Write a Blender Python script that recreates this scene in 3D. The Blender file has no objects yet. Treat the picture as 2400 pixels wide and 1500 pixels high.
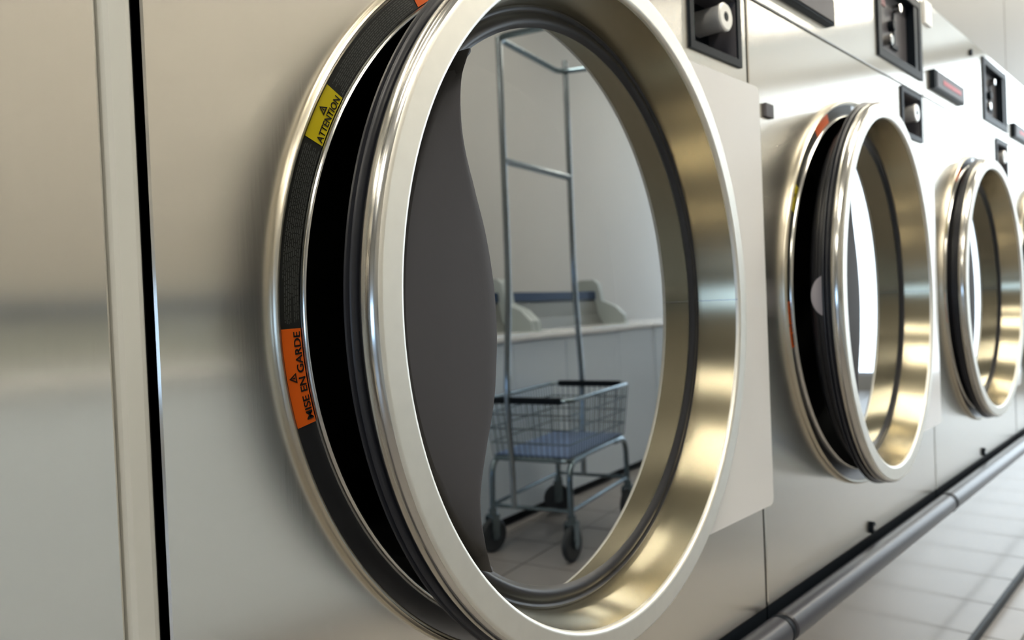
import bpy, bmesh, math, random
from math import sin, cos, pi, sqrt, radians, atan2
from mathutils import Vector, Matrix, geometry
random.seed(7)
SC = bpy.context.scene
COL = SC.collection
S = 1.5            # modelling units -> metres
FZ = -0.729        # floor height in modelling units (0 = camera height)

def R(x, y, z):    # modelling units -> world metres
    return Vector((x*S, y*S, (z-FZ)*S))

# ------------------------------------------------------------------ camera
cd = bpy.data.cameras.new('camera'); cam = bpy.data.objects.new('camera', cd); COL.objects.link(cam)
cd.sensor_width = 36.0; cd.lens = 1885.72*36.0/2400.0
cd.clip_start = 0.01; cd.clip_end = 100
Fv = Vector((0.73963278, 0.6728176, -0.01611907)).normalized()
Rv = Vector((0.67182766, -0.73954034, -0.04156531)).normalized()
Uv = Rv.cross(Fv).normalized()
m = Matrix((Rv, Uv, -Fv)).transposed().to_4x4()
m.translation = R(0, -0.42202342, 0)
cam.matrix_world = m
cd.dof.use_dof = True; cd.dof.focus_distance = 0.50*S; cd.dof.aperture_fstop = 6.3
SC.camera = cam

# ------------------------------------------------------------------ world, exposure
w = bpy.data.worlds.new('world'); SC.world = w; w.use_nodes = True
bg = w.node_tree.nodes['Background']; bg.inputs[0].default_value = (0.75, 0.85, 1.0, 1); bg.inputs[1].default_value = 1.0
vs = SC.view_settings
vs.view_transform = 'Standard'; vs.look = 'None'; vs.gamma = 1.0; vs.use_curve_mapping = False
vs.exposure = 0.42
WIN_RIGHT = 4.2      # daylight strengths of the two glazed ends
WIN_LEFT = 5.0
TUBE = 39.0         # ceiling tubes

# ------------------------------------------------------------------ materials
def mat(name, col=(.5, .5, .5), metal=0., rough=.5, emit=None, es=1., spec=.5, aniso=0., rot=0., coat=0., streak=None, speck=0., bump=0., nscale=40.):
    M = bpy.data.materials.new(name); M.use_nodes = True
    nt = M.node_tree; b = nt.nodes['Principled BSDF']
    b.inputs['Base Color'].default_value = (*col, 1); b.inputs['Metallic'].default_value = metal
    b.inputs['Roughness'].default_value = rough; b.inputs['Specular IOR Level'].default_value = spec
    b.inputs['Coat Weight'].default_value = coat; b.inputs['Coat Roughness'].default_value = .08
    if aniso:
        b.inputs['Anisotropic'].default_value = aniso; b.inputs['Anisotropic Rotation'].default_value = rot
        t = nt.nodes.new('ShaderNodeTangent'); t.direction_type = 'UV_MAP'; t.uv_map = 'UVMap'
        nt.links.new(t.outputs[0], b.inputs['Tangent'])
    if emit:
        b.inputs['Emission Color'].default_value = (*emit, 1); b.inputs['Emission Strength'].default_value = es
    if streak:      # fine grain along the polishing direction, in UV space
        uv = nt.nodes.new('ShaderNodeUVMap'); mp = nt.nodes.new('ShaderNodeMapping')
        mp.inputs['Scale'].default_value = streak
        nz = nt.nodes.new('ShaderNodeTexNoise'); nz.inputs['Scale'].default_value = 1.0; nz.inputs['Detail'].default_value = 6
        nt.links.new(uv.outputs[0], mp.inputs[0]); nt.links.new(mp.outputs[0], nz.inputs['Vector'])
        mr = nt.nodes.new('ShaderNodeMapRange'); mr.inputs['To Min'].default_value = rough*.85; mr.inputs['To Max'].default_value = rough*1.15
        nt.links.new(nz.outputs[0], mr.inputs['Value']); nt.links.new(mr.outputs[0], b.inputs['Roughness'])
        mx = nt.nodes.new('ShaderNodeMix'); mx.data_type = 'RGBA'
        mx.inputs['A'].default_value = (*[c*.975 for c in col], 1); mx.inputs['B'].default_value = (*[min(1, c*1.02) for c in col], 1)
        nt.links.new(nz.outputs[0], mx.inputs['Factor']); nt.links.new(mx.outputs['Result'], b.inputs['Base Color'])
    elif speck or bump:
        tc = nt.nodes.new('ShaderNodeTexCoord')
        nz = nt.nodes.new('ShaderNodeTexNoise'); nz.inputs['Scale'].default_value = nscale; nz.inputs['Detail'].default_value = 5
        nt.links.new(tc.outputs['Object'], nz.inputs['Vector'])
        if speck:
            mx = nt.nodes.new('ShaderNodeMix'); mx.data_type = 'RGBA'
            mx.inputs['A'].default_value = (*[c*(1-speck) for c in col], 1); mx.inputs['B'].default_value = (*[min(1, c*(1+speck)) for c in col], 1)
            nt.links.new(nz.outputs[0], mx.inputs['Factor']); nt.links.new(mx.outputs['Result'], b.inputs['Base Color'])
        if bump:
            bp = nt.nodes.new('ShaderNodeBump'); bp.inputs['Strength'].default_value = bump; bp.inputs['Distance'].default_value = .002
            nt.links.new(nz.outputs[0], bp.inputs['Height']); nt.links.new(bp.outputs[0], b.inputs['Normal'])
    return M

STEEL = mat('brushed steel panel', (.90, .87, .81), 1, .20, aniso=.985, streak=(900, 6, 1))
STEEL_HI = mat('white hinge plate', (.84, .84, .85), 0, .25, coat=.3)
RING = mat('brushed ring steel', (.45, .40, .285), 1, .24, aniso=.8, streak=(3, 500, 1))
CHROME = mat('polished rim steel', (.56, .55, .52), 1, .16)
FACE = mat('satin ring face', (.78, .765, .71), 1, .48, speck=.05, nscale=60)
FRAME = mat('frame steel', (.54, .50, .41), 1, .28)
FRAME_DK = mat('dark polished frame steel', (.36, .37, .39), 1, .30)
RUBBER = mat('black rubber', (.012, .012, .014), 0, .42, spec=.4)
GASKET = mat('charcoal gasket', (.018, .019, .024), 0, .36, spec=.35)
TUB = mat('black tub', (.006, .006, .006), 0, .5, spec=.3)
HANDLE = mat('charcoal plastic', (.066, .066, .074), 0, .6, spec=.12, bump=.05, nscale=300)
BLACK = mat('black plastic', (.007, .010, .014), 0, .45, spec=.10)
GREYPL = mat('grey faceplate', (.10, .095, .105), .0, .45, spec=.2, speck=.1, nscale=30)
GAP = mat('dark joint', (.02, .022, .024), 0, .8)
BUMP_M = mat('grey bumper tube', (.05, .05, .06), 0, .33, spec=.4, coat=.0)
STRIP_M = mat('grey strip paint', (.62, .62, .58), 0, .45)
PLINTH_M = mat('polished kick plate', (.47, .46, .44), 1, .13, speck=.02, nscale=3)
WHITE_DAYLIT = mat('white enamel', (.80, .90, 1.0), 0, .25, coat=.3)  # blue cast of the daylight is put into this enamel colour
WHITE2 = mat('white enamel top', (.88, .89, .90), 0, .18, coat=.5)
CONSOLE = mat('grey console', (.20, .21, .20), .2, .4, speck=.04, nscale=8)
CAPM = mat('pale console cap', (.38, .42, .41), 0, .4)
NAVY = mat('navy strip', (.02, .045, .10), 0, .3)
WALLM = mat('beige wall paint', (.43, .412, .38), 0, .8, speck=.02, nscale=3, bump=.05)
BULK = mat('beige laminate', (.27, .265, .245), 0, .5, speck=.02, nscale=6)
CEIL = mat('white ceiling', (.72, .71, .68), 0, .85, speck=.02, nscale=5)
GROUT = mat('dark grout', (.12, .12, .115), 0, .9, speck=.1)
TILE = mat('grey beige floor tile', (.27, .252, .24), 0, .34, spec=.45, speck=.12, nscale=7, bump=.03)
CARTM = mat('cart chrome', (.20, .26, .29), 1, .20)
RACKM = mat('rack chrome', (.36, .41, .44), 1, .15)
WHEELM = mat('black wheel rubber', (.03, .035, .04), 0, .5)
BLUEPL = mat('blue plastic liner', (.10, .16, .32), 0, .35)
YEL = mat('yellow label', (.62, .50, .01), 0, .4)
ORG = mat('orange label', (.72, .12, .01), 0, .4)
INK = mat('black ink', (.008, .008, .008), 0, .45)
LABELB = mat('black label', (.014, .015, .014), 0, .45)
PRINT = mat('grey fine print', (.075, .08, .075), 0, .5)
REDP = mat('red display glow', (.25, .02, .02), 0, .4, emit=(1, .08, .08), es=.22)
BTAG = mat('white tag', (.95, .95, .95), 0, .3)
BARREL = mat('satin barrel steel', (.80, .79, .76), .5, .34)
TUBE_M = mat('fluorescent diffuser', (.9, .9, .85), 0, .5, emit=(1, .93, .79), es=TUBE)
FIXT = mat('fixture enamel', (.75, .75, .72), 0, .4)
ALU = mat('aluminium frame', (.45, .45, .46), .8, .35)
PANE_R = mat('bright daylight pane', (.8, .8, .8), 0, .1, emit=(.76, .89, 1), es=WIN_RIGHT)
PANE_L = mat('blue daylight pane', (.8, .8, .8), 0, .1, emit=(.42, .66, 1), es=WIN_LEFT)
def glassmat():
    M = bpy.data.materials.new('tinted door glass'); M.use_nodes = True; nt = M.node_tree
    nt.nodes.remove(nt.nodes['Principled BSDF']); o = nt.nodes['Material Output']
    g = nt.nodes.new('ShaderNodeBsdfGlossy'); g.inputs['Roughness'].default_value = .0; g.inputs['Color'].default_value = (.90, .93, .96, 1)
    t = nt.nodes.new('ShaderNodeBsdfTransparent'); t.inputs[0].default_value = (.22, .23, .24, 1)
    x = nt.nodes.new('ShaderNodeMixShader'); x.inputs[0].default_value = .51
    nt.links.new(t.outputs[0], x.inputs[1]); nt.links.new(g.outputs[0], x.inputs[2]); nt.links.new(x.outputs[0], o.inputs[0])
    return M
GLASS = glassmat()

# ------------------------------------------------------------------ helpers
def obj(name, bm, material, parent=None, loc=(0, 0, 0), rotz=0., smooth=None, kind=None, label=None, uv=None):
    me = bpy.data.meshes.new(name)
    if uv and not bm.loops.layers.uv.active:
        L = bm.loops.layers.uv.new('UVMap')
        for f in bm.faces:
            for lp in f.loops:
                c = lp.vert.co; lp[L].uv = (c.x, c.z) if uv == 'xz' else (c.y+c.x, c.z)
    bm.to_mesh(me); bm.free()
    me.materials.append(material)
    if smooth is not None:
        me.polygons.foreach_set('use_smooth', [True]*len(me.polygons))
        me.set_sharp_from_angle(angle=radians(smooth))
    o = bpy.data.objects.new(name, me); COL.objects.link(o)
    o.location = loc; o.rotation_euler = (0, 0, rotz)
    if parent: o.parent = parent
    if kind: o['kind'] = kind
    if label: o['label'] = label
    return o

def thing(name, label, cat, loc=(0, 0, 0), rotz=0., group=None):
    o = bpy.data.objects.new(name, None); COL.objects.link(o)
    o.empty_display_size = .05
    o.location = loc; o.rotation_euler = (0, 0, rotz); o['label'] = label; o['category'] = cat
    if group: o['group'] = group
    return o

def tag(o, label, cat, group=None):
    o['label'] = label; o['category'] = cat
    if group: o['group'] = group
    return o

def copy_tree(o, parent=None):
    c = o.copy(); COL.objects.link(c)
    if parent: c.parent = parent
    for ch in list(o.children): copy_tree(ch, c)
    return c

def B(): return bmesh.new()

def box(bm, x0, x1, y0, y1, z0, z1, bev=0.):
    r = bmesh.ops.create_cube(bm, size=1.0)
    vs_ = r['verts']
    for v in vs_:
        v.co = Vector(((x0+x1)/2+v.co.x*(x1-x0), (y0+y1)/2+v.co.y*(y1-y0), (z0+z1)/2+v.co.z*(z1-z0)))
    if bev:
        es = list({e for v in vs_ for e in v.link_edges})
        bmesh.ops.bevel(bm, geom=es, offset=bev, segments=2, affect='EDGES', profile=.5)
    return bm

def lathe(bm, prof, n=160, a0=0., a1=2*pi, uvs=True, close=False):
    """profile of (radius, depth): turned about the Y axis; depth grows along +Y (into the machine)."""
    full = abs(a1-a0-2*pi) < 1e-6
    L = bm.loops.layers.uv.active or bm.loops.layers.uv.new('UVMap')
    rings = []
    cnt = n if full else n+1
    for i in range(cnt):
        a = a0+(a1-a0)*i/n
        rings.append([bm.verts.new((r*cos(a), d, r*sin(a))) for r, d in prof])
    ls = [0.]
    for (r0, d0), (r1, d1) in zip(prof, prof[1:]): ls.append(ls[-1]+math.hypot(r1-r0, d1-d0))
    for i in range(n):
        A = rings[i]; Bv = rings[(i+1) % cnt]
        for j in range(len(prof)-1):
            f = bm.faces.new((A[j], A[j+1], Bv[j+1], Bv[j]))
            aa, ab = a0+(a1-a0)*i/n, a0+(a1-a0)*(i+1)/n
            for lp, uvv in zip(f.loops, ((ls[j], aa*.25), (ls[j+1], aa*.25), (ls[j+1], ab*.25), (ls[j], ab*.25))): lp[L].uv = uvv
    bmesh.ops.recalc_face_normals(bm, faces=bm.faces[:])
    return bm

def cyl(bm, p, q, r, n=16, r2=None, bev=0.):
    p = Vector(p); q = Vector(q); d = (q-p); L = d.length; z = d.normalized()
    x = z.orthogonal().normalized(); y = z.cross(x)
    r2 = r if r2 is None else r2
    prof = [(r-bev, 0), (r, bev), (r2, L-bev), (r2-bev, L)] if bev else [(r, 0), (r2, L)]
    rings = [[bm.verts.new(p+z*t+(x*cos(2*pi*i/n)+y*sin(2*pi*i/n))*rr) for i in range(n)] for rr, t in prof]
    for a, b in zip(rings, rings[1:]):
        for i in range(n): bm.faces.new((a[i], a[(i+1) % n], b[(i+1) % n], b[i]))
    bm.faces.new(rings[0][::-1]); bm.faces.new(rings[-1])
    return bm

def tube(bm, pts, r, n=10, closed=False):
    pts = [Vector(p) for p in pts]; N = len(pts)
    tan = []
    for i in range(N):
        a = pts[(i-1) % N] if (closed or i) else pts[0]; b = pts[(i+1) % N] if (closed or i < N-1) else pts[-1]
        tan.append((b-a).normalized())
    x = tan[0].orthogonal().normalized(); rings = []
    for i in range(N):
        x = (x-tan[i]*x.dot(tan[i])).normalized(); y = tan[i].cross(x)
        rings.append([bm.verts.new(pts[i]+(x*cos(2*pi*k/n)+y*sin(2*pi*k/n))*r) for k in range(n)])
    for i in range(N if closed else N-1):
        a, b = rings[i], rings[(i+1) % N]
        off = 0
        if closed and i == N-1:
            off = min(range(n), key=lambda s: (a[0].co-b[s].co).length)
        for k in range(n): bm.faces.new((a[k], a[(k+1) % n], b[(k+1+off) % n], b[(k+off) % n]))
    if not closed: bm.faces.new(rings[0][::-1]); bm.faces.new(rings[-1])
    bmesh.ops.recalc_face_normals(bm, faces=bm.faces[:])
    return bm

def rounded(pts, r, seg=6, closed=False):
    """round the corners of a polyline"""
    pts = [Vector(p) for p in pts]; out = []; N = len(pts)
    for i, p in enumerate(pts):
        if not closed and i in (0, N-1): out.append(p); continue
        a = (pts[(i-1) % N]-p); b = (pts[(i+1) % N]-p)
        rr = min(r, a.length*.49, b.length*.49); A = p+a.normalized()*rr; C = p+b.normalized()*rr
        for k in range(seg+1):
            t = k/seg; out.append(A*(1-t)**2+p*2*t*(1-t)+C*t*t)
    return out

def plate(bm, outer, holes, t, inset=.0, y0=0.):
    """flat plate in the XZ plane, front at y0, thickness t towards +Y, holes = point loops; chamfered outer edge"""
    loops = []; n = len(outer)
    cx = sum(p[0] for p in outer)/n; cz = sum(p[1] for p in outer)/n
    if inset:
        xs = [p[0] for p in outer]; zs = [p[1] for p in outer]; wx = (max(xs)-min(xs))/2; wz = (max(zs)-min(zs))/2
        mx, mz = (max(xs)+min(xs))/2, (max(zs)+min(zs))/2
        inn = [(mx+(p[0]-mx)*(wx-inset)/wx, mz+(p[1]-mz)*(wz-inset)/wz) for p in outer]
    else: inn = list(outer)
    co = [Vector(p) for p in inn]; cons = [(i, (i+1) % n) for i in range(n)]
    hidx = []
    for h in holes:
        s = len(co); k = len(h); co += [Vector(p) for p in h]; cons += [(s+i, s+(i+1) % k) for i in range(k)]; hidx.append((s, k))
    vo, eo, fo, ov, oe, of = geometry.delaunay_2d_cdt(co, cons, [], 1, 1e-7)
    V = [bm.verts.new((v.x, y0, v.y)) for v in vo]
    def inside(p, poly):
        c = False; j = len(poly)-1
        for i in range(len(poly)):
            if (poly[i][1] > p.y) != (poly[j][1] > p.y) and p.x < (poly[j][0]-poly[i][0])*(p.y-poly[i][1])/(poly[j][1]-poly[i][1])+poly[i][0]: c = not c
            j = i
        return c
    for f in fo:
        c = sum((vo[i] for i in f), Vector((0, 0)))/len(f)
        if any(inside(c, h) for h in holes) or not inside(c, inn): continue
        bm.faces.new([V[i] for i in f])
    mp = {}
    for new, olds in enumerate(ov):
        for o_ in olds: mp[o_] = new
    def skirt(idx, back):
        k = len(idx)
        for i in range(k):
            a, b = idx[i], idx[(i+1) % k]
            bm.faces.new((a, b, back[(i+1) % k], back[i]))
    top = [V[mp[i]] for i in range(n)]
    mid = [bm.verts.new((p[0], y0+inset, p[1])) for p in outer] if inset else top
    if inset: skirt(top, mid)
    bot = [bm.verts.new((p[0], y0+t, p[1])) for p in outer]
    skirt(mid, bot)
    for s, k in hidx:
        a = [V[mp[s+i]] for i in range(k)]; b = [bm.verts.new((v.co.x, y0+t, v.co.z)) for v in a]; skirt(a, b)
    bmesh.ops.recalc_face_normals(bm, faces=bm.faces[:])
    return bm

def rect(x0, x1, z0, z1): return [(x0, z0), (x1, z0), (x1, z1), (x0, z1)]
def circ(r, n=128, cx=0., cz=0.): return [(cx+r*cos(2*pi*i/n), cz+r*sin(2*pi*i/n)) for i in range(n)]

def arc_band(bm, r0, r1, a0, a1, y, n=24):
    for i in range(n):
        p, q = radians(a0+(a1-a0)*i/n), radians(a0+(a1-a0)*(i+1)/n)
        bm.faces.new([bm.verts.new((r*cos(t), y, r*sin(t))) for r, t in ((r0, p), (r1, p), (r1, q), (r0, q))])
    return bm

def arc_text(text, rbase, a_mid, height, length, y):
    """text along a circle, running clockwise (upwards on the left side), tops outwards; angles in degrees"""
    cu = bpy.data.curves.new('t', 'FONT'); cu.body = text; cu.size = 1.0; cu.align_x = 'LEFT'
    cu.offset = .020
    o = bpy.data.objects.new('t', cu); COL.objects.link(o)
    dg = bpy.context.evaluated_depsgraph_get(); me = bpy.data.meshes.new_from_object(o.evaluated_get(dg))
    bm = B(); bm.from_mesh(me)
    bpy.data.objects.remove(o); bpy.data.curves.remove(cu); bpy.data.meshes.remove(me)
    xs = [v.co.x for v in bm.verts]; ys = [v.co.y for v in bm.verts]
    x0, x1, y0, y1 = min(xs), max(xs), min(ys), max(ys)
    for v in bm.verts:
        s = (v.co.x-x0)/(x1-x0)*length-length/2; h = (v.co.y-y0)/(y1-y0)*height
        a = radians(a_mid)-s/rbase; r = rbase+h
        v.co = Vector((r*cos(a), y, r*sin(a)))
    return bm

def arc_triangle(bm, r, a, size, y):
    """little warning triangle (outline with a filled heart), apex outwards"""
    a = radians(a)
    def P(u, v): # u along running direction, v outwards
        rr = r+v; aa = a-u/r
        return (rr*cos(aa), y, rr*sin(aa))
    O = [(-size*.62, 0), (size*.62, 0), (0, size)]; I = [(-size*.36, size*.16), (size*.36, size*.16), (0, size*.70)]
    for i in range(3):
        j = (i+1) % 3
        bm.faces.new([bm.verts.new(P(*q)) for q in (O[i], O[j], I[j], I[i])])
    bm.faces.new([bm.verts.new(P(*q)) for q in ((-size*.1, size*.2), (size*.1, size*.2), (size*.06, size*.58), (-size*.06, size*.58))])
    return bm

# ------------------------------------------------------------------ the room
XL, XR, YR, CZ = -3.6, 6.4, -1.85, 1.72
def struct(name, bm, M, parent=None, **k):
    return obj(name, bm, M, parent, kind='structure', **k)
bm = B(); box(bm, XL, XR, YR, .6, FZ-.05, FZ-.0025)
floor = struct('floor', bm, GROUT)
bm = B(); box(bm, XL-.1, XR+.1, YR-.1, .7, CZ, CZ+.06); struct('ceiling', bm, CEIL)
bm = B(); box(bm, XL-.1, XR+.1, YR-.1, YR, FZ-.05, CZ); struct('wall_rear', bm, WALLM)
bm = B(); box(bm, XL, XR, .55, .62, FZ-.05, CZ); struct('wall_front', bm, WALLM)
# end walls with glazed openings
def endwall(name, x0, x1, wy0, wy1, wz0, wz1):
    bm = B()
    box(bm, x0, x1, YR, .62, FZ-.05, wz0); box(bm, x0, x1, YR, .62, wz1, CZ)
    box(bm, x0, x1, YR, wy0, wz0, wz1); box(bm, x0, x1, wy1, .62, wz0, wz1)
    struct(name, bm, WALLM)
endwall('wall_right', XR, XR+.1, -1.75, -.03, -.62, 1.62)
endwall('wall_left', XL-.1, XL, -1.65, -.15, -.40, .20)
def window(name, x, y0, y1, z0, z1, nx, nz, pane, s):
    bm = B(); t = .02
    box(bm, x-.02, x+.02, y0, y0+t, z0, z1); box(bm, x-.02, x+.02, y1-t, y1, z0, z1)
    box(bm, x-.02, x+.02, y0, y1, z0, z0+t); box(bm, x-.02, x+.02, y0, y1, z1-t, z1)
    for i in range(1, nx):
        yy = y0+(y1-y0)*i/nx; box(bm, x-.012, x+.012, yy-t/3, yy+t/3, z0, z1)
    for i in range(1, nz):
        zz = z0+(z1-z0)*i/nz; box(bm, x-.012, x+.012, y0, y1, zz-t/3, zz+t/3)
    wn = struct(name, bm, ALU)
    for i in range(nx):
        for j in range(nz):
            bm = B(); box(bm, x-.003, x+.003, y0+(y1-y0)*i/nx+t/3, y0+(y1-y0)*(i+1)/nx-t/3, z0+(z1-z0)*j/nz+t/3, z0+(z1-z0)*(j+1)/nz-t/3)
            obj('pane', bm, pane, wn)
window('window_1', XR+.05, -1.75, -.03, -.62, 1.62, 3, 1, PANE_R, 1)
window('window_2', XL-.05, -1.65, -.15, -.40, .20, 2, 1, PANE_L, -1)
bm = B(); box(bm, XL, XR, YR, YR+.008, FZ, FZ+.06, .002); struct('baseboard_rear', bm, BLACK)
# floor tiles: single ones around the cart and the machines, the rest joined
TS = .203; g = .0022
tb = B(); box(tb, g, TS-g, g, TS-g, -.004, 0, .0008); t0 = None
far = B()
ny = int((-.07-YR)/TS)+1
for i in range(int((XR-XL)/TS)+1):
    for j in range(-1, ny):
        x = XL+i*TS; y1_ = -.07-j*TS; y0_ = y1_-TS
        if j == -1: y0_, y1_ = -.07, -.001
        y0c = max(y0_, YR)
        if 1.0 < x < 4.3 and 0 <= j < 6:
            if t0 is None: t0 = obj('tile', tb, TILE, floor, loc=(x, y0_, FZ))
            else:
                o = t0.copy(); COL.objects.link(o); o.location = (x, y0_, FZ)
        elif y1_-y0c > .02:
            box(far, x+g, min(x+TS, XR)-g, y0c+g, y1_-g, FZ-.004, FZ)
obj('tile_field', far, TILE, floor, kind='stuff')
# bulkhead panels above the washers
P = .70614
X1 = .5325
XS = [X1+P*i for i in range(-1, 6)]       # door centres, left neighbour first
SEAM0 = .1845
bk = B(); box(bk, XL, XR, .03, .05, .54, CZ)
bulk = struct('wall_bulkhead', bk, GAP)
for i in range(-3, 9):
    a = SEAM0+.032+P*i
    bm = B(); box(bm, a+.0015, a+P-.0015, .004, .03, .5335, CZ, .002)
    if a > XL-.3 and a+P < XR+.6: obj('panel', bm, BULK, bulk)

# ------------------------------------------------------------------ washing machines
WZ = -FZ
HX, HY, CB = .30, .004, -.041           # hinge and closed door position
def make_washer(label, xc, door, local=None, hinge=True, coin=True, square=False, lo=-.348, hi=.3571, tagsq=False):
    root = thing('washing_machine', label, 'washing machine', (xc, 0, FZ), group='steel washing machines in the row')
    def o(name, bm, M, parent=None, **k):
        k.setdefault('loc', (0, 0, WZ) if parent is None else (0, 0, 0))
        return obj(name, bm, M, parent or root, **k)
    xl = lo+.0021; xr = hi-.0021
    # carcass
    bm = B(); box(bm, lo+.0028, hi-.0028, .012, .5, FZ+.003, .52); 
    # leave the drum opening free: carcass is a back box plus a front ring of boards
    bm.free(); bm = B()
    for a in ((lo+.0028, lo+.02, .0125, .5, -.401, .52), (hi-.02, hi-.0028, .0125, .5, -.401, .52),
              (lo+.0028, hi-.0028, .0125, .5, .505, .52), (lo+.0028, hi-.0028, .0125, .5, -.401, -.385), (lo+.0028, hi-.0028, .48, .5, -.401, .52)):
        box(bm, *a)
    o('carcass', bm, GAP)
    # front panel with door opening and lock recess
    lk = (.2245, .3365, .2645, .3445)
    bm = B(); plate(bm, rect(xl, xr, -.3655, .3497), [circ(.2775), rect(*lk)], .012, inset=.0012)
    o('front_panel', bm, STEEL, uv='xz')
    # control strip
    cn = (.117, .345, .380, .512)
    bm = B(); plate(bm, rect(xl, xr, .3523, .5305), [rect(*cn)], .012, inset=.0012)
    o('control_strip', bm, STEEL, uv='xz')
    bm = B(); box(bm, xl, xr, .0005, .012, -.401, -.366); o('bumper_channel', bm, BLACK)
    # bumper tube with end ring and brackets
    bm = B(); cyl(bm, (xl+.002, -.0185, -.3868), (xr-.002, -.0185, -.3868), .0168, 32, bev=.002)
    bt = o('bumper', bm, BUMP_M, smooth=40)
    bm = B(); cyl(bm, (xr-.0075, -.0185, -.3868), (xr-.001, -.0185, -.3868), .0175, 32); o('end_ring', bm, BLACK, bt, smooth=40)
    for sx in (-.2, .2):
        bm = B(); cyl(bm, (sx, -.006, -.387), (sx, .006, -.387), .006, 12); o('bracket', bm, BLACK, bt)
    # lock recess
    bm = B(); plate(bm, rect(lk[0]-.002, lk[1]+.002, lk[2]-.002, lk[3]+.002), [rect(lk[0]+.0065, lk[1]-.0065, lk[2]+.0065, lk[3]-.0065)], .010, y0=-.003)
    lr = o('lock_recess', bm, BLACK)
    bm = B(); x0, x1, z0, z1 = lk[0]+.006, lk[1]-.006, lk[2]+.006, lk[3]-.006
    box(bm, x0, x0+.002, -.0005, .035, z0, z1); box(bm, x0, x1, -.0005, .035, z0, z0+.002); box(bm, x1-.002, x1, -.0005, .035, z0, z1); box(bm, x0, x1, -.0005, .035, z1-.002, z1)
    o('liner', bm, GREYPL, lr)
    bm = B(); box(bm, x0, x1, .033, .036, z0, z1); o('back_plate', bm, BLACK, lr)
    kx, kz = .298, .311
    bm = B(); lathe(bm, [(.0, -.001), (.0045, -.001), (.005, .001), (.0055, -.0015), (.0140, -.0015), (.0155, 0), (.0155, .003), (.0142, .005), (.0142, .034)], 40)
    o('lock_barrel', bm, BARREL, lr, loc=(kx, -.004, kz), smooth=35)
    bm = B(); lathe(bm, [(0, -.0018), (.0045, -.0018), (.0045, .002)], 16); o('keyhole', bm, BLACK, lr, loc=(kx, -.004, kz))
    # coin module
    bm = B(); plate(bm, rect(cn[0]-.004, cn[1]+.004, cn[2]-.004, cn[3]+.004), [rect(cn[0]+.012, cn[1]-.012, cn[2]+.010, cn[3]-.010)], .007, y0=-.0035)
    cm = o('coin_meter', bm, BLACK)
    bm = B(); x0, x1, z0, z1 = cn[0]+.011, cn[1]-.011, cn[2]+.009, cn[3]-.009
    box(bm, x0, x0+.002, -.002, .030, z0, z1); box(bm, x1-.024, x1, -.002, .030, z0, z1); box(bm, x0, x1, -.002, .03, z0, z0+.002); box(bm, x0, x1, -.002, .03, z1-.002, z1)
    o('recess_walls', bm, BLACK, cm)
    bm = B(); box(bm, x0, x1, .012, .018, z0, z1); o('face_plate', bm, GREYPL, cm)
    bm = B(); box(bm, .232, .237, .009, .013, .418, .474); box(bm, .218, .25, .008, .013, .412, .419); o('coin_slot', bm, BLACK, cm)
    bm = B(); cyl(bm, (.243, .0, .482), (.243, .014, .482), .0075, 20, bev=.001); o('key_switch', bm, CHROME, cm, smooth=40)
    bm = B(); cyl(bm, (.192, .0, .418), (.192, .014, .418), .0085, 20, bev=.001); o('return_button', bm, CHROME, cm, smooth=40)
    bm = B(); cyl(bm, (.215, .002, .447), (.215, .014, .447), .009, 20, bev=.001); o('reject_knob', bm, BLACK, cm, smooth=40)
    bm = B(); box(bm, .165, .195, .0105, .013, .475, .487); o('sticker', bm, mat('dull pink sticker', (.3, .12, .13)), cm)
    # display
    bm = B(); box(bm, -.302, -.088, -.0085, .001, .373, .4085, .0015); dp = o('display', bm, BLACK)
    bm = B(); box(bm, -.290, -.094, -.0098, -.008, .3765, .405); sc = o('screen', bm, GREYPL, dp)
    if not tagsq:
        bm = B()
        for q in range(11):
            x = -.248+q*.0118
            box(bm, x, x+.0085, -.0104, -.0097, .387, .3955)
        o('red_digits', bm, REDP, dp, kind='stuff')
    # locks / screws
    bm = B(); lathe(bm, [(0, -.004), (.0035, -.0045), (.0045, -.004), (.005, -.0055), (.0085, -.005), (.009, -.004), (.009, .001)], 24)
    o('panel_lock', bm, BLACK, loc=(.009, 0, WZ-.354), smooth=40)
    bm = B(); cyl(bm, (.009, -.0058, -.354), (.009, -.0042, -.354), .004, 16); o('lock_core', bm, CHROME)
    bm = B(); cyl(bm, (.009, -.0045, .503), (.009, .001, .503), .0075, 20, bev=.001); o('strip_lock', bm, BLACK, smooth=40)
    if tagsq:
        bm = B(); box(bm, -.3115, -.2895, -.004, .0, .2155, .2325, .001); o('sensor', bm, GREYPL)
    # hinge plate
    if hinge:
        Rr = .2835; za = .2418; a1 = math.asin(za/Rr)
        pts = [(Rr*cos(a1-2*a1*i/48), Rr*sin(a1-2*a1*i/48)) for i in range(49)]
        e = .3578; ch = .008
        pts += [(e-ch, -za), (e-.002, -za+.002), (e, -za+ch), (e, za-ch), (e-.002, za-.002), (e-ch, za)]
        bm = B(); plate(bm, pts, [], .0119, inset=0, y0=-.0125)
        hp = o('hinge_plate', bm, STEEL_HI, uv='xz')
        for z in (.205, -.205, -.225):
            bm = B(); cyl(bm, (e+.0012, -.0075, z-.006), (e+.0012, -.0075, z+.006), .0016, 8); o('hinge_pin', bm, BLACK, hp)
    # door frame on the panel
    bm = B(); lathe(bm, [(.2805, .004), (.2812, -.002), (.2802, -.0055), (.2782, -.0072), (.2762, -.0062), (.2750, -.0034)], 192)
    fr = o('door_frame', bm, FRAME, smooth=50)
    bm = B(); lathe(bm, [(.2752, -.003), (.2608, -.003)], 192); o('frame_channel', bm, FRAME_DK, fr, smooth=40)
    bm = B(); lathe(bm, [(.2610, -.003), (.2602, -.0062), (.2588, -.0072), (.2572, -.0062), (.2564, -.003), (.2560, .010)], 192)
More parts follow.
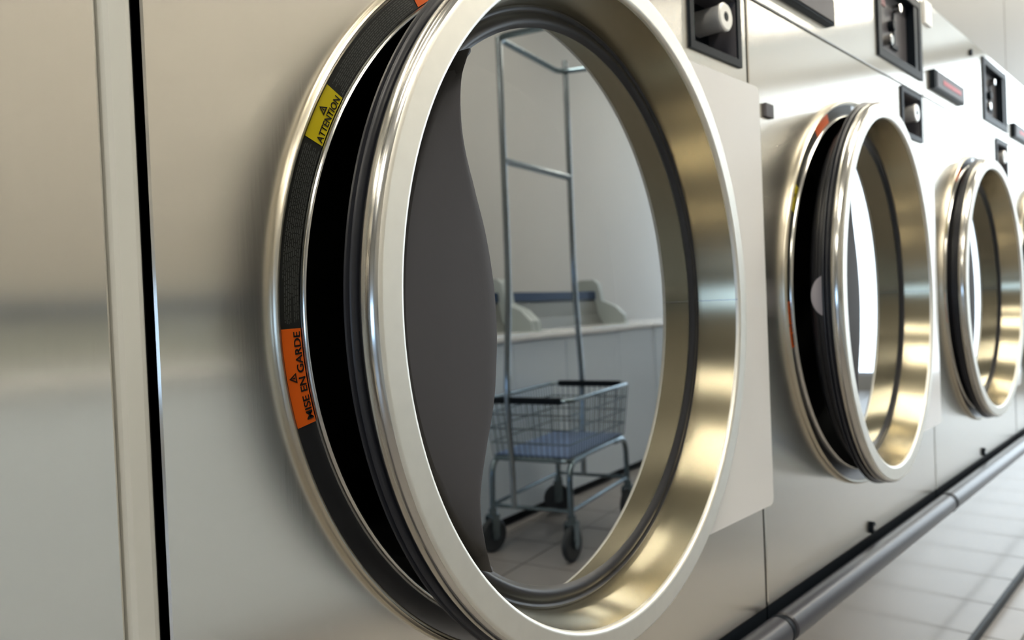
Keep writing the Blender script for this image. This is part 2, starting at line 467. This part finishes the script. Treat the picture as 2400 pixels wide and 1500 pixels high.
    o('inner_lip', bm, CHROME, fr, smooth=50)
    bm = B(); lathe(bm, [(.2768, .003), (.2560, .010), (.255, .03), (.248, .05), (.244, .10), (.23, .11), (.225, .44), (0, .44)], 96); o('drum', bm, TUB, smooth=50)
    # warning label in the frame channel
    y = -.0036
    bm = B(); arc_band(bm, .2614, .2746, 95, 181.6, y, 60); lb = o('warning_label', bm, LABELB, fr, label='black curved warning label with yellow and orange fields')
    bm = B(); arc_band(bm, .2614, .2746, 148.6, 156.6, y-.0003, 8); o('yellow_field', bm, YEL, fr)
    bm = B(); arc_band(bm, .2614, .2746, 181.6, 194.2, y-.0003, 12); o('orange_field', bm, ORG, fr)
    bm = B(); arc_band(bm, .2614, .2746, 115.5, 126.6, y-.0003, 10); o('orange_field', bm, ORG, fr)
    if local:
        o('lettering', arc_text('ATTENTION', .2622, 152.7, .0046, .0335, y-.0007), INK, fr)
        bm = B(); arc_triangle(bm, .2679, 152.0, .0052, y-.0007); o('warning_triangle', bm, INK, fr)
        o('lettering', arc_text('MISE EN GARDE', .2622, 187.8, .0048, .0530, y-.0007), INK, fr)
        bm = B(); arc_triangle(bm, .2682, 187.9, .0052, y-.0007); o('warning_triangle', bm, INK, fr)
        bm = B(); rnd = random.Random(3)
        for (a0, a1) in ((95.5, 115), (127, 148.2), (157.2, 181.2)):
            for k in range(9):
                r = .2623+k*.00128; a = a0+rnd.uniform(0, 1.2)
                stop = a1-(rnd.uniform(0, 7) if k in (3, 8) else rnd.uniform(0, 1))
                while a < stop:
                    L = rnd.uniform(.25, 1.1)
                    arc_band(bm, r, r+.00056, a, min(a+L, stop), y-.0004, 1); a += L+.16
        o('fine_print', bm, PRINT, fr, kind='stuff')
    # ---------------- door
    dx, dy, ph = door
    dl = (dx-xc, dy, WZ-.0019); rz = radians(ph)
    bm = B(); lathe(bm, [(.2490, .0046), (.2492, .0030), (.2496, .0017), (.2503, .0008), (.2513, .0002), (.2522, 0), (.2527, 0), (.2664, 0), (.2670, 0), (.2682, .0003), (.2692, .0012)], 192)
    dr = o('door', bm, FACE, loc=dl, rotz=rz, smooth=50)
    bm = B(); lathe(bm, [(.2692, .0012), (.2703, .0022), (.2716, .0045), (.2724, .0078), (.2722, .0112), (.2706, .0142)], 192); o('outer_rim', bm, CHROME, dr, smooth=60)
    bm = B(); lathe(bm, [(.2706, .0142), (.268, .0148), (.268, .0160), (.2722, .0162), (.2738, .0172), (.2740, .0182), (.2722, .0190), (.2712, .0196), (.2722, .0202), (.2745, .0208), (.2748, .0220), (.2735, .0232), (.256, .0236)], 192); o('rim_seal', bm, GASKET, dr, smooth=50)
    bm = B(); lathe(bm, [(.256, .0236), (.2512, .0245), (.2512, .0300), (.2498, .0302), (.2498, .0350), (.2515, .0352), (.2510, .0400), (.2470, .0440), (.238, .0480), (.2255, .0485)], 160); o('plug_seal', bm, RUBBER, dr, smooth=40)
    bm = B(); lathe(bm, [(.2490, .0046), (.2488, .0056), (.2409, .0415), (.2406, .0430)], 192); ir = o('inner_ring', bm, RING, dr, smooth=30)
    bm = B(); lathe(bm, [(.2410, .0428), (.2392, .0420), (.2380, .0432), (.2362, .0438), (.2345, .0425), (.2318, .0408), (.2288, .0410), (.2268, .0424), (.2252, .0440), (.2240, .0452)], 192); o('gasket', bm, GASKET, dr, smooth=60)
    bm = B(); lathe(bm, [(0, .0448), (.2250, .0448)], 128); o('glass', bm, GLASS, dr)
    # weld mark across the ring
    bm = B()
    for z in (0,):
        vs4 = [bm.verts.new(c) for c in ((.2493, .0022, -.0003), (.2407, .0426, -.0003), (.2407, .0426, .0004), (.2493, .0022, .0004))]
        for v in vs4: v.co.x -= .0002
        bm.faces.new(vs4)
    o('weld_line', bm, FRAME_DK, dr)
    # curved charcoal grip panel on the free side
    SC_ = [(.1690, -.1705), (.1645, -.1732), (.1478, -.1801), (.1254, -.1816), (.1038, -.1789), (.0820, -.1719), (.0492, -.1612), (.0170, -.1552), (-.0125, -.1538), (-.0346, -.1559), (-.0598, -.1602), (-.0884, -.1699), (-.1134, -.1772), (-.1310, -.1783), (-.1453, -.1764), (-.1655, -.1725), (-.1700, -.1705)]
    def sx(z):
        for (z1_, x1_), (z0_, x0_) in zip(SC_, SC_[1:]):
            if z0_ <= z <= z1_:
                i = SC_.index((z1_, x1_)); t = (z1_-z)/(z1_-z0_)
                pm = SC_[max(i-1, 0)][1]; pn = SC_[min(i+2, len(SC_)-1)][1]
                return .5*((2*x1_)+(-pm+x0_)*t+(2*pm-5*x1_+4*x0_-pn)*t*t+(-pm+3*x1_-3*x0_+pn)*t**3)
        return SC_[-1][1]
    bm = B(); rows = []; NR, NC = 72, 18
    for i in range(NR+1):
        z = .1670-.3345*i/NR; xs_ = sx(z); xl_ = -sqrt(max(.2350**2-z*z, 1e-6)); row = []
        row.append(bm.verts.new((xl_-.0005, .0440, z))); row.append(bm.verts.new((xl_, .0175, z)))
        for k in range(NC+1):
            t = k/NC; d = .0155-.0070*t+.0012*t**3+(.0016 if k == NC else .0004 if k == NC-1 else 0)
            row.append(bm.verts.new((xl_+.0015+(xs_-xl_-.0015)*t, d, z)))
        row.append(bm.verts.new((xs_-.0002, .0446, z))); rows.append(row)
    for a, b in zip(rows, rows[1:]):
        for k in range(len(a)-1): bm.faces.new((a[k], b[k], b[k+1], a[k+1]))
    for row in (rows[0], rows[-1]):
        try: bm.faces.new(row)
        except Exception: pass
    bmesh.ops.recalc_face_normals(bm, faces=bm.faces[:])
    o('grip_panel', bm, HANDLE, dr, smooth=45, label='curved charcoal plastic grip panel')
    # black sheet painting the shade in the gap between grip and ring
    bm = B(); lathe(bm, [(.2478, .0105), (.2405, .0430)], 60, radians(125), radians(235)); o('grip_gap_shade', bm, RUBBER, dr, smooth=30)
    # pale D-shaped plate on the seal
    bm = B(); pr = []
    for k in range(17):
        a = -pi/2+pi*k/16; pr.append((.0255*sin(a), .0245+.018*cos(a)))
    vs_ = [bm.verts.new((-sqrt(.2532**2-z*z), d, z)) for z, d in pr]; bm.faces.new(vs_)
    vs2 = [bm.verts.new((v.co.x+.004, v.co.y, v.co.z)) for v in vs_]
    for i in range(len(vs_)): bm.faces.new((vs_[i], vs_[(i+1) % len(vs_)], vs2[(i+1) % len(vs_)], vs2[i]))
    if square: o('seal_plate', bm, mat('pale seal plate', (.35, .32, .34), 0, .4), dr)
    else: bm.free()
    return root

make_washer('steel front-loading washing machine left of the grey corner strip, closed', XS[0]-.032, (XS[0]-.032, -.041, 0), hi=.3714, hinge=False)
make_washer('nearest steel front-loading washing machine with large round door ajar and legible yellow and orange labels', XS[1], (.5374, -.0558, 5.63), local=True)
make_washer('steel front-loading washing machine right of the nearest one, round door ajar', XS[2], (1.2385, -.0515, 4.2), local=True, square=True, tagsq=True)
make_washer('steel front-loading washing machine with closed round door, third in the row', XS[3], (XS[3]+.004, -.041, 0))
make_washer('steel front-loading washing machine with closed door cut off by the right picture edge', XS[4], (XS[4], -.041, 0))
make_washer('steel front-loading washing machine farthest along the row', XS[5], (XS[5], -.041, 0))

# plinth under the whole row
pth = thing('plinth', 'long polished steel plinth under the row of washing machines, black strip at the floor', 'plinth', (0, 0, FZ))
bm = B(); box(bm, XS[0]-.4, XS[5]+.36, .0005, .5, .018, -.4015-FZ); obj('kick_plate', bm, PLINTH_M, pth)
bm = B(); box(bm, XS[0]-.4, XS[5]+.36, -.004, .5, 0, .0178); obj('base_strip', bm, BLACK, pth)
# corner strip between the left machine and the nearest one
bm = B()
pr = [(.1652, .03), (.1652, .006), (.1658, .0025), (.1675, .0008), (.170, 0), (.1785, 0), (.1805, .0008), (.1818, .0025), (.182, .006), (.182, .03)]
L = bm.loops.layers.uv.new('UVMap')
a = [bm.verts.new((x, y, -.401)) for x, y in pr]; b = [bm.verts.new((x, y, .5305)) for x, y in pr]
for i in range(len(pr)-1):
    f = bm.faces.new((a[i], a[i+1], b[i+1], b[i]))
    for lp in f.loops: lp[L].uv = (lp.vert.co.x, lp.vert.co.z)
bm.faces.new(a[::-1]); bm.faces.new(b)
bmesh.ops.recalc_face_normals(bm, faces=bm.faces[:])
tag(obj('corner_strip', bm, STRIP_M), 'narrow rounded grey steel strip standing between two washing machines', 'trim')
# white tag stuck on the control strip joint
bm = B(); box(bm, 1.612, 1.652, -.0045, -.0002, .486, .5285, .001)
tag(obj('price_tag', bm, BTAG), 'small blank white tag high on the machine right of the second door', 'tag')

# ------------------------------------------------------------------ opposite row: white top loaders
ROW = radians(3.0); PT = .80
ex = Vector((cos(ROW), sin(ROW), 0)); ey = Vector((-sin(ROW), cos(ROW), 0))
RE = Vector((2.618, -1.098, FZ))+ex*.80        # right end of the top loaders
def make_top():
    root = thing('top_loading_washer', 'x', 'washing machine', (0, 0, FZ), ROW, 'white top loaders across the aisle')
    W_ = PT; D = .43; top = .609
    bm = B(); box(bm, .002, W_-.002, -D, -.006, .03, top)
    obj('cabinet', bm, WHITE_DAYLIT, root)
    for a0, a1 in ((.003, .444), (.447, W_-.003)):
        bm = B(); box(bm, a0, a1, -.0058, 0, .033, top-.004, .0015); obj('front_panel', bm, WHITE_DAYLIT, root)
    bm = B(); box(bm, .012, W_-.012, -D+.02, -.02, .0, .03); obj('plinth', bm, BLACK, root)
    bm = B(); box(bm, 0.0005, W_-.0005, -D, .008, top+.001, top+.019, .004); obj('worktop', bm, WHITE2, root)
    bm = B(); box(bm, .09, W_-.09, -.20, -.012, top+.0192, top+.025, .002); ld = obj('lid', bm, WHITE2, root)
    bm = B(); box(bm, .24, W_-.24, -.016, -.006, top+.020, top+.0245, .001); obj('lid_lip', bm, WHITE_DAYLIT, ld)
    def prism(prof, x0, x1):
        bm = B(); a = [bm.verts.new((x0, y, z)) for y, z in prof]; b = [bm.verts.new((x1, y, z)) for y, z in prof]
        for i in range(len(prof)): j = (i+1) % len(prof); bm.faces.new((a[i], a[j], b[j], b[i]))
        bm.faces.new(a); bm.faces.new(b); bmesh.ops.recalc_face_normals(bm, faces=bm.faces[:]); return bm
    z0 = top+.019
    body = [(-.24, z0), (-.262, z0+.05), (-.278, z0+.118), (-.29, z0+.122), (-.41, z0+.122), (-.42, z0)]
    obj('console', prism(body, .034, W_-.034), CONSOLE, root)
    obj('console_strip', prism([(-.272, z0+.122), (-.276, z0+.158), (-.30, z0+.160), (-.30, z0+.1225)], .034, W_-.034), NAVY, root)
    cap = [(-.125, z0), (-.132, z0+.045), (-.175, z0+.085), (-.246, z0+.115), (-.252, z0+.155), (-.262, z0+.195), (-.285, z0+.213), (-.36, z0+.213), (-.40, z0+.18), (-.415, z0+.10), (-.42, z0)]
    for x0, x1 in ((.003, .034), (W_-.034, W_-.003)): obj('console_cap', prism(cap, x0, x1), CAPM, root, smooth=30)
    return root
ORD = ['right beside the folding counter', 'second from the folding counter', 'third from the folding counter', 'fourth from the folding counter', 'fifth from the folding counter', 'farthest from the folding counter']
t0_ = make_top()
for k, w_ in enumerate(ORD):
    r = t0_ if k == 0 else copy_tree(t0_)
    r.location = RE-ex*(PT*(k+1)); r['label'] = 'white top-loading washing machine with grey console, '+w_
# plain white counter continuing the row
ct = thing('folding_counter', 'white folding counter continuing the row of top loaders towards the bright window', 'counter', RE+ex*.004, ROW)
bm = B(); box(bm, .0, 1.05, -.43, 0, .03, .609, .002); obj('cabinet', bm, WHITE_DAYLIT, ct)
for k in range(3):
    bm = B(); box(bm, .003+k*.35, .347+k*.35, .0, .006, .035, .605, .0015); obj('door', bm, WHITE_DAYLIT, ct)
bm = B(); box(bm, 0, 1.06, -.44, .012, .610, .628, .004); obj('worktop', bm, WHITE2, ct)
bm = B(); box(bm, .02, 1.03, -.41, -.02, 0, .03); obj('plinth', bm, BLACK, ct)

# ------------------------------------------------------------------ laundry cart with hanging rack
CA = radians(-3.5)
cart = thing('laundry_cart', 'chrome wire laundry cart on black casters with a tall hanging rack', 'cart', (2.19, -.905, FZ), CA)
LX, LY = .225, .125
zr = .455; zb = .285; zl = .140      # rim, basket floor, lower rail
def cob(name, bm, M, parent=None, **k): return obj(name, bm, M, parent or cart, **k)
rim = rounded([(-LX-.02, -LY-.015, zr), (LX+.02, -LY-.015, zr), (LX+.02, LY+.015, zr), (-LX-.02, LY+.015, zr)], .03, closed=True)
bm = B(); tube(bm, rim, .0065, closed=True); rimo = cob('basket_rim', bm, CARTM, smooth=60)
for sx in (-1, 1):
    bm = B(); box(bm, sx*(LX+.02)-.0085, sx*(LX+.02)+.0085, -LY+.01, LY-.01, zr-.010, zr+.010, .004); cob('rim_guard', bm, BLACK, rimo)
bm = B()
def wire(p, q, r=.0016): cyl(bm, p, q, r, 5)
def lerp(a, b, t): return a+(b-a)*t
for s in (-1, 1):
    for i in range(25):
        t = i/24; wire((lerp(-LX, LX, t), s*LY, zb), (lerp(-LX-.02, LX+.02, t), s*(LY+.015), zr))
    for i in range(15):
        t = i/14; wire((s*LX, lerp(-LY, LY, t), zb), (s*(LX+.02), lerp(-LY-.015, LY+.015, t), zr))
for h in (.25, .5, .75):
    z = lerp(zb, zr, h); ax = LX+.02*h; ay = LY+.015*h
    for s in (-1, 1): wire((-ax, s*ay, z), (ax, s*ay, z), .0026); wire((s*ax, -ay, z), (s*ax, ay, z), .0026)
for i in range(25):
    t = i/24; wire((lerp(-LX, LX, t), -LY, zb), (lerp(-LX, LX, t), LY, zb))
for i in range(15):
    t = i/14; wire((-LX, lerp(-LY, LY, t), zb), (LX, lerp(-LY, LY, t), zb))
cob('basket_wires', bm, CARTM, kind='stuff')
bm = B(); box(bm, -LX+.004, LX-.004, -LY+.004, LY-.004, zb+.003, zb+.007, .001); cob('basket_liner', bm, BLUEPL)
bf = rounded([(-LX, -LY, zb-.006), (LX, -LY, zb-.006), (LX, LY, zb-.006), (-LX, LY, zb-.006)], .03, closed=True)
bm = B(); tube(bm, bf, .0065, closed=True); cob('basket_base_rail', bm, CARTM, smooth=60)
for sx in (-1, 1):
    for sy in (-1, 1):
        bm = B(); tube(bm, rounded([(sx*(LX-.09), sy*LY, zb-.008), (sx*(LX+.012), sy*LY, zb-.010), (sx*(LX+.014), sy*(LY+.003), .118)],   .055, 8), .009); lg = cob('leg', bm, CARTM, smooth=60)
        X, Y = sx*(LX+.014), sy*(LY+.003)
        ang = {(1, -1): radians(62), (-1, -1): radians(20)}.get((sx, sy), radians(4))
        M4 = Matrix.Translation((X, Y, 0)) @ Matrix.Rotation(ang, 4, 'Z')
        def fin(bm): bm.transform(M4); return bm
        bm = B(); cyl(bm, (0, 0, .112), (0, 0, .128), .013, 14); box(bm, -.014, .014, -.017, .017, .104, .112)
        for s in (-1, 1): box(bm, -.018, .012, s*.016-.0014, s*.016+.0014, .042, .106)
        cs = cob('caster', fin(bm), CARTM)
        bm = B(); cyl(bm, (-.004, -.0095, .050), (-.004, .0095, .050), .050, 32, bev=.004); cob('wheel', fin(bm), WHEELM, cs, smooth=40)
        bm = B(); cyl(bm, (-.004, -.0185, .050), (-.004, .0185, .050), .014, 14); cob('hub', fin(bm), CARTM, cs)
for s in (-1, 1):
    bm = B(); cyl(bm, (-LX-.014, s*(LY+.003), zl), (LX+.014, s*(LY+.003), zl), .006, 10); cob('lower_rail', bm, CARTM, smooth=40)
    bm = B(); cyl(bm, (s*(LX+.014), -LY-.003, zl), (s*(LX+.014), LY+.003, zl), .006, 10); cob('lower_rail', bm, CARTM, smooth=40)
UY = {-1: -.055, 1: -.030}
for s in (-1, 1):      # the two uprights
    bm = B(); tube(bm, rounded([(s*(LX+.014), UY[s], zl), (s*(LX+.014), UY[s], zb-.02), (s*(LX+.034), UY[s], zr), (s*(LX-.008), UY[s], .80), (s*(LX-.008), UY[s], 1.56 if s > 0 else 1.525)], .12, 8), .0098, 12); cob('upright', bm, RACKM, smooth=60)
bm = B(); cyl(bm, (-LX+.008, -.055, 1.162), (LX-.008, -.030, 1.162), .011, 14); cob('crossbar', bm, RACKM, smooth=40)
bm = B(); tube(bm, rounded([(-LX+.0, -.057, 1.522), (LX-.02, -.048, 1.522), (LX+.02, .20, 1.522), (-LX-.0, .20, 1.522)], .04, 6, closed=True), .0095, 10, closed=True); cob('hanging_rail', bm, CARTM, smooth=60)
# clothes hanger hooks are not shown; rail is bare

# ------------------------------------------------------------------ ceiling lights
LBL = {-1.9: 'warm ceiling light nearest the small bluish window', -.2: 'warm ceiling light behind the viewpoint', 1.5: 'warm ceiling light above the second door',
       3.2: 'warm ceiling light over the laundry cart', 4.9: 'warm ceiling light nearest the bright end window'}
for x in (-1.9, -.2, 1.5, 3.2, 4.9):
    for y in (-.90, -.28):
        t = thing('ceiling_light', LBL[x]+(', row over the top loaders' if y < -.5 else ', row over the steel machines'), 'ceiling light', (x, y, CZ), 0, 'fluorescent lights over the aisle')
        bm = B(); box(bm, -.42, .42, -.07, .07, -.02, 0, .003); obj('housing', bm, FIXT, t)
        hw = .06 if y < -.5 else .018
        bm = B(); box(bm, -.41, .41, -hw, hw, -.035, -.02, .006); obj('diffuser', bm, TUBE_M, t)

# ------------------------------------------------------------------ to metres, floor at z = 0
done = set()
for o in list(COL.objects):
    if o.type not in ('MESH', 'EMPTY'): continue
    l = o.location.copy()
    if o.parent is None: l.z -= FZ
    o.location = l*S
    if o.type == 'MESH' and o.data.name not in done:
        done.add(o.data.name); o.data.transform(Matrix.Scale(S, 4))
